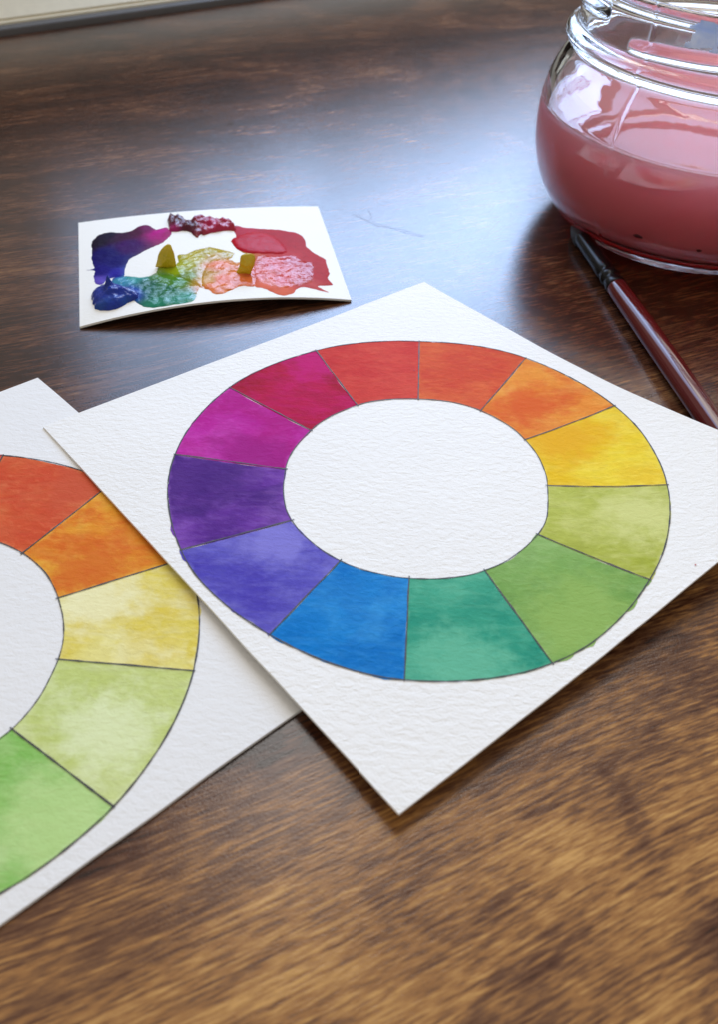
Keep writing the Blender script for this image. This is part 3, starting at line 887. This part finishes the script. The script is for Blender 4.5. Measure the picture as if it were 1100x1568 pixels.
# ------------------------------------------------------------------ jar of pink water
JC = Vector((85.9, 239.4, 0.0))
jar = empty('glass_jar', tuple(JC * MM))
tag(jar, 'squat glass jar with threaded neck, cut off at the top right', 'jar')
OUT = [(0.0, 1.2), (20, 1.2), (27, 0.6), (30.2, 0.05), (32.6, 0.5), (35.2, 2.4), (38.6, 6.0), (41.6, 11.0), (43.6, 17.0), (44.4, 23.0), (44.4, 28.5),
       (43.8, 33.0), (42.6, 37.0), (40.8, 40.6), (39.5, 42.6), (39.2, 43.6), (40.6, 44.5), (41.3, 46.0), (40.6, 47.4), (38.9, 48.2),
       (38.6, 50), (38.6, 53), (38.6, 56), (38.9, 57.2), (39.6, 58.0), (39.5, 59.2), (38.6, 60.0)]
INN = [(37.0, 60.0), (36.2, 59.2), (36.0, 57.5), (36.0, 50), (36.4, 46.0), (37.2, 43.0), (39.0, 39.5), (40.6, 36.0), (41.6, 32.0), (42.0, 28.0),
       (41.9, 22.0), (41.0, 16.5), (38.8, 11.0), (35.5, 7.6), (31, 5.6), (24, 4.8), (10, 4.4), (0.0, 4.3)]
def resample(prof, step):
    out = []
    for k in range(len(prof) - 1):
        p0 = prof[max(0, k - 1)]; p1 = prof[k]; p2_ = prof[k + 1]; p3 = prof[min(len(prof) - 1, k + 2)]
        L = math.hypot(p2_[0] - p1[0], p2_[1] - p1[1])
        n = max(1, int(L / step))
        for s in range(n):
            t_ = s / n
            out.append(tuple(0.5 * (2 * b + (c - a) * t_ + (2 * a - 5 * b + 4 * c - d) * t_ * t_ + (-a + 3 * b - 3 * c + d) * t_ ** 3)
                             for a, b, c, d in zip(p0, p1, p2_, p3)))
    out.append(prof[-1])
    return out
def angdiff(a, b):
    return (a - b + 180) % 360 - 180
SEAM = -136.0
def outer_bump(a, r, z):
    """relief on the outside: thread lugs, mould seams, stippled bearing ring"""
    d = 0.0
    if 47.8 < z < 58:
        for start, length, z0 in ((-144, 138, 50.2), (-226, 70, 52.6)):
            t_ = (a - start) % 360
            if t_ <= length:
                zc = z0 + 4.6 * t_ / 138.0
                fade = min(1, t_ / 7.0) * min(1, (length - t_) / 7.0)
                d += 1.7 * math.sqrt(max(0, fade)) * math.exp(-((z - zc) / 0.95) ** 2)
    for s in (SEAM, SEAM + 180):
        q = abs(angdiff(a, s)) * math.pi / 180 * r
        if q < 1.2 and z > 3: d += 0.30 * math.exp(-(q / 0.35) ** 2)
    if 0.02 < z < 2.2 and r > 30:
        d += 0.22 * smooth_noise(a * 1.3, z * 0.8, 2.0) * (1 - abs(z - 1.1) / 1.1)
    if z > 8:
        d += 0.12 * smooth_noise(a * 0.05, z * 0.06, 8.0)
    return d
def lathe(name, prof, nseg, parent, mat, bump_to=None):
    verts, faces = [], []
    rows = []
    for k, (r, z) in enumerate(prof):
        if r < 1e-6:
            rows.append([len(verts)]); verts.append((0, 0, z * MM)); continue
        row = []
        for i in range(nseg):
            a = -180 + 360 * i / nseg
            rr = r
            if bump_to and k < bump_to: rr += outer_bump(a, r, z)
            row.append(len(verts))
            verts.append((rr * math.cos(math.radians(a)) * MM, rr * math.sin(math.radians(a)) * MM, z * MM))
        rows.append(row)
    for A, B in zip(rows, rows[1:]):
        for i in range(nseg):
            j = (i + 1) % nseg
            if len(A) == 1: faces.append((A[0], B[j], B[i]))
            elif len(B) == 1: faces.append((A[i], A[j], B[0]))
            else: faces.append((A[i], A[j], B[j], B[i]))
    o = mesh(name, verts, faces, parent, mat)
    bm = bmesh.new(); bm.from_mesh(o.data)
    bmesh.ops.recalc_face_normals(bm, faces=bm.faces)
    bm.to_mesh(o.data); bm.free()
    for p in o.data.polygons: p.use_smooth = True
    return o
M_GLASS = glass_material()
prof_o = resample(OUT, 0.45)
prof_i = resample(INN, 1.0)
lathe('glass_body', prof_o + prof_i, 540, jar, M_GLASS, len(prof_o))

# remains of a printed label on the neck
def residue(a0, z0, wdeg, h, seed, name, mat, thr, parent, n=46):
    verts, faces, idx = [], [], {}
    for j in range(n + 1):
        for i in range(n + 1):
            a = a0 + wdeg * i / n; z = z0 + h * j / n
            r = 38.62 + outer_bump(a, 38.6, z) + 0.07
            idx[i, j] = len(verts)
            verts.append((r * math.cos(math.radians(a)) * MM, r * math.sin(math.radians(a)) * MM, z * MM))
    for j in range(n):
        for i in range(n):
            u, v = (i + .5) / n, (j + .5) / n
            e = min(u, 1 - u, v * 0.8) * 2.2
            if smooth_noise(u * 4.2, v * 3.0, seed) + min(0.55, e) - 0.25 > thr:
                faces.append((idx[i, j], idx[i + 1, j], idx[i + 1, j + 1], idx[i, j + 1]))
    me = bpy.data.meshes.new(name)
    me.from_pydata(verts, [], faces); me.update()
    bm = bmesh.new(); bm.from_mesh(me)
    bmesh.ops.delete(bm, geom=[v for v in bm.verts if not v.link_faces], context='VERTS')
    bmesh.ops.solidify(bm, geom=bm.faces[:], thickness=0.00006)
    bm.to_mesh(me); bm.free()
    return link(name, me, parent, mat)
def label_material():
    t = NT('label_residue')
    v = t.coords()
    c = t.ramp(t.noise(v, 0.25, 3, 0.6), [(0.35, lin((236, 242, 250))), (0.7, lin((196, 214, 240)))])
    d = t.add('ShaderNodeBsdfDiffuse'); tr = t.add('ShaderNodeBsdfTranslucent'); mx = t.add('ShaderNodeMixShader')
    t.l(c, d.inputs[0]); t.l(c, tr.inputs[0]); mx.inputs[0].default_value = 0.45
    t.l(d.outputs[0], mx.inputs[1]); t.l(tr.outputs[0], mx.inputs[2])
    t.l(mx.outputs[0], t.n['Material Output'].inputs['Surface'])
    return t.m
M_LABEL = label_material()
lb = residue(-124, 53.2, 34, 5.6, 4.4, 'label_residue', M_LABEL, 0.0, jar)
lb['label'] = 'peeling pale blue label remains on the neck'

# the water itself, filling the jar to just over half
wp = [(r + 0.12, z) for r, z in prof_i if z < 28.2 and r > 0.01]
wp = list(reversed(wp))                     # bottom centre outwards
WZ = 28.9
wprof = [(0.0, 4.22)] + [(r, z - 0.1) for r, z in wp] + [(42.1, WZ + 0.5), (41.6, WZ + 0.25), (40.6, WZ + 0.04), (38, WZ), (25, WZ), (12, WZ), (0.0, WZ)]
M_WATER = water_material()
wroot = lathe('rinse_water', wprof, 256, None, M_WATER)
wroot.location = tuple(JC * MM)
tag(wroot, 'cloudy pink brush water filling the glass jar halfway', 'water')

# specks of sediment against the inside of the glass
def sediment(ang, r, z, w_, h_):
    bm = bmesh.new()
    bmesh.ops.create_icosphere(bm, subdivisions=2, radius=1.0)
    a = math.radians(ang)
    for v in bm.verts:
        k = 1 + 0.35 * smooth_noise(v.co.x * 1.5, v.co.y * 1.5, v.co.z * 1.5 + ang)
        x, y, zz = v.co.x * w_ * k, v.co.y * 0.35, v.co.z * h_ * k
        rr = r + y
        v.co = (rr * math.cos(a) - x * math.sin(a), rr * math.sin(a) + x * math.cos(a), z + zz)
        v.co *= MM
    me = bpy.data.meshes.new('sediment_speck'); bm.to_mesh(me); bm.free()
    link('sediment_speck', me, wroot, M_SEDIMENT)
M_SEDIMENT = plain('dark_sediment', lin((60, 16, 22)), 0.7)
sediment(-121.0, 38.2, 10.9, 1.2, 0.42)
sediment(-99.0, 38.0, 10.6, 0.7, 0.32)

# ------------------------------------------------------------------ paint brush
def frame_tube(name, axis, parent, mat, n=28, close=True, oval=1.0):
    """tube of varying radius along a polyline: axis = [(x, y, z, r)] in mm, world coordinates"""
    verts, faces, rows = [], [], []
    N = len(axis)
    for k, (x, y, z, r) in enumerate(axis):
        a = Vector(axis[max(0, k - 1)][:3]); b = Vector(axis[min(N - 1, k + 1)][:3])
        d = (b - a).normalized()
        s = d.cross(Vector((0, 0, 1))).normalized()
        t_ = s.cross(d)
        row = []
        for i in range(n):
            an = 2 * math.pi * i / n
            p = Vector((x, y, z)) + s * (r * math.cos(an)) + t_ * (r * oval * math.sin(an))
            row.append(len(verts)); verts.append(((p.x - br_org.x) * MM, (p.y - br_org.y) * MM, (p.z - br_org.z) * MM))
        rows.append(row)
    for A, B in zip(rows, rows[1:]):
        for i in range(n):
            j = (i + 1) % n
            faces.append((A[i], A[j], B[j], B[i]))
    if close:
        faces.append(tuple(reversed(rows[0]))); faces.append(tuple(rows[-1]))
    return mesh(name, verts, faces, parent, mat)
br_a = Vector((55.4, 217.4, 0)); br_b = Vector((69.9, 143.6, 0))
br_dir = (br_b - br_a).normalized()
br_org = Vector((60.0, 185.0, 0.0))
brush = empty('paint_brush', tuple(br_org * MM))
tag(brush, 'dark red paint brush with black ferrule beside the jar', 'paint brush')
M_HANDLE = plain('dark_red_lacquer', lin((88, 17, 18)), 0.09)
M_FERRULE = plain('black_ferrule', lin((20, 19, 20)), 0.26, 0.6)
M_BRISTLE = plain('dark_bristle', lin((18, 15, 14)), 0.5, bump=(2.0, 0.0004))
def along(t_):                      # distance in mm from the ferrule's mouth towards the handle's end
    return br_a + br_dir * t_
def zed(t_, r):                     # the brush lies on the table on its thickest part of handle and ferrule
    return r
def pieces(spec):
    out = []
    for t_, r in spec:
        p = along(t_); out.append((p.x, p.y, max(r, 2.9 - max(0, t_ - 40) * 0.0) if False else max(r + 0.05, 2.55), r))
    return out
frame_tube('handle', pieces([(24.0, 2.35), (25, 2.5), (28, 2.5), (33, 2.55), (40, 2.6), (48, 2.62), (58, 2.62), (70, 2.6), (90, 2.5), (115, 2.35), (135, 2.0), (150, 1.75), (154, 1.5), (156, 0.9), (156.6, 0.2)]), brush, M_HANDLE)
fr = []
for t_, r in [(-1.0, 2.15), (0, 2.25), (6, 2.3), (14, 2.36), (16.6, 2.4), (17.2, 2.25), (17.8, 2.1), (18.4, 2.25), (19.2, 2.5), (20.0, 2.5), (20.6, 2.25), (21.2, 2.1), (21.8, 2.25), (22.5, 2.52), (24.0, 2.52), (24.6, 2.42), (24.7, 2.2)]:
    fr.append((t_, r))
frame_tube('ferrule', pieces(fr), brush, M_FERRULE)
def bristles():
    verts, faces = [], []
    rnd = random.Random(3)
    n = 28; rows = []
    spec = [(0.5, 2.0), (-1, 2.05), (-3, 1.95), (-5, 1.6), (-7, 1.1), (-8.6, 0.5), (-9.6, 0.12)]
    for t_, r in spec:
        p = along(t_)
        row = []
        for i in range(n):
            an = 2 * math.pi * i / n
            s = br_dir.cross(Vector((0, 0, 1)))
            rr = r * (1 + 0.10 * (i % 2) + rnd.uniform(-.04, .04))
            q = Vector((p.x, p.y, 2.2 - 0.03 * (0.5 - t_))) + s * rr * math.cos(an) + Vector((0, 0, 1)) * rr * math.sin(an)
            row.append(len(verts)); verts.append(tuple((q - br_org) * MM))
        rows.append(row)
    for A, B in zip(rows, rows[1:]):
        for i in range(n):
            j = (i + 1) % n
            faces.append((A[i], A[j], B[j], B[i]))
    faces.append(tuple(rows[-1])); faces.append(tuple(reversed(rows[0])))
    mesh('bristles', verts, faces, brush, M_BRISTLE)
bristles()

# ------------------------------------------------------------------ a stray hair on the table
def hair():
    pts = [(-6.9, 229.7), (-4, 227.2), (0.5, 224.0), (6, 221.8), (13.0, 219.2)]
    verts, faces = [], []
    for P in (pts, [(-2.6, 232.8), (-1.8, 230.6), (-1.4, 228.8), (-2.2, 226.2)]):
        n = 6; prev = None
        for k in range((len(P) - 1) * 6 + 1):
            f = min(k / 6, len(P) - 1.0001); i = int(f); q = f - i
            x = P[i][0] * (1 - q) + P[i + 1][0] * q; y = P[i][1] * (1 - q) + P[i + 1][1] * q + 0.25 * math.sin(k * 0.5)
            z = 0.12 + 0.1 * (1 + math.sin(k * 0.7))
            row = []
            for j in range(n):
                an = 2 * math.pi * j / n
                row.append(len(verts)); verts.append(((x + 0.02 * math.cos(an)) * MM, (y + 0.03 * math.cos(an)) * MM, (z + 0.03 * math.sin(an)) * MM))
            if prev:
                for j in range(n): faces.append((prev[j], prev[(j + 1) % n], row[(j + 1) % n], row[j]))
            prev = row
    o = mesh('stray_hair', verts, faces, None, plain('hair_fibre', lin((120, 120, 140)), 0.5))
    tag(o, 'thin stray hair on the table between swatch card and jar', 'hair')
hair()
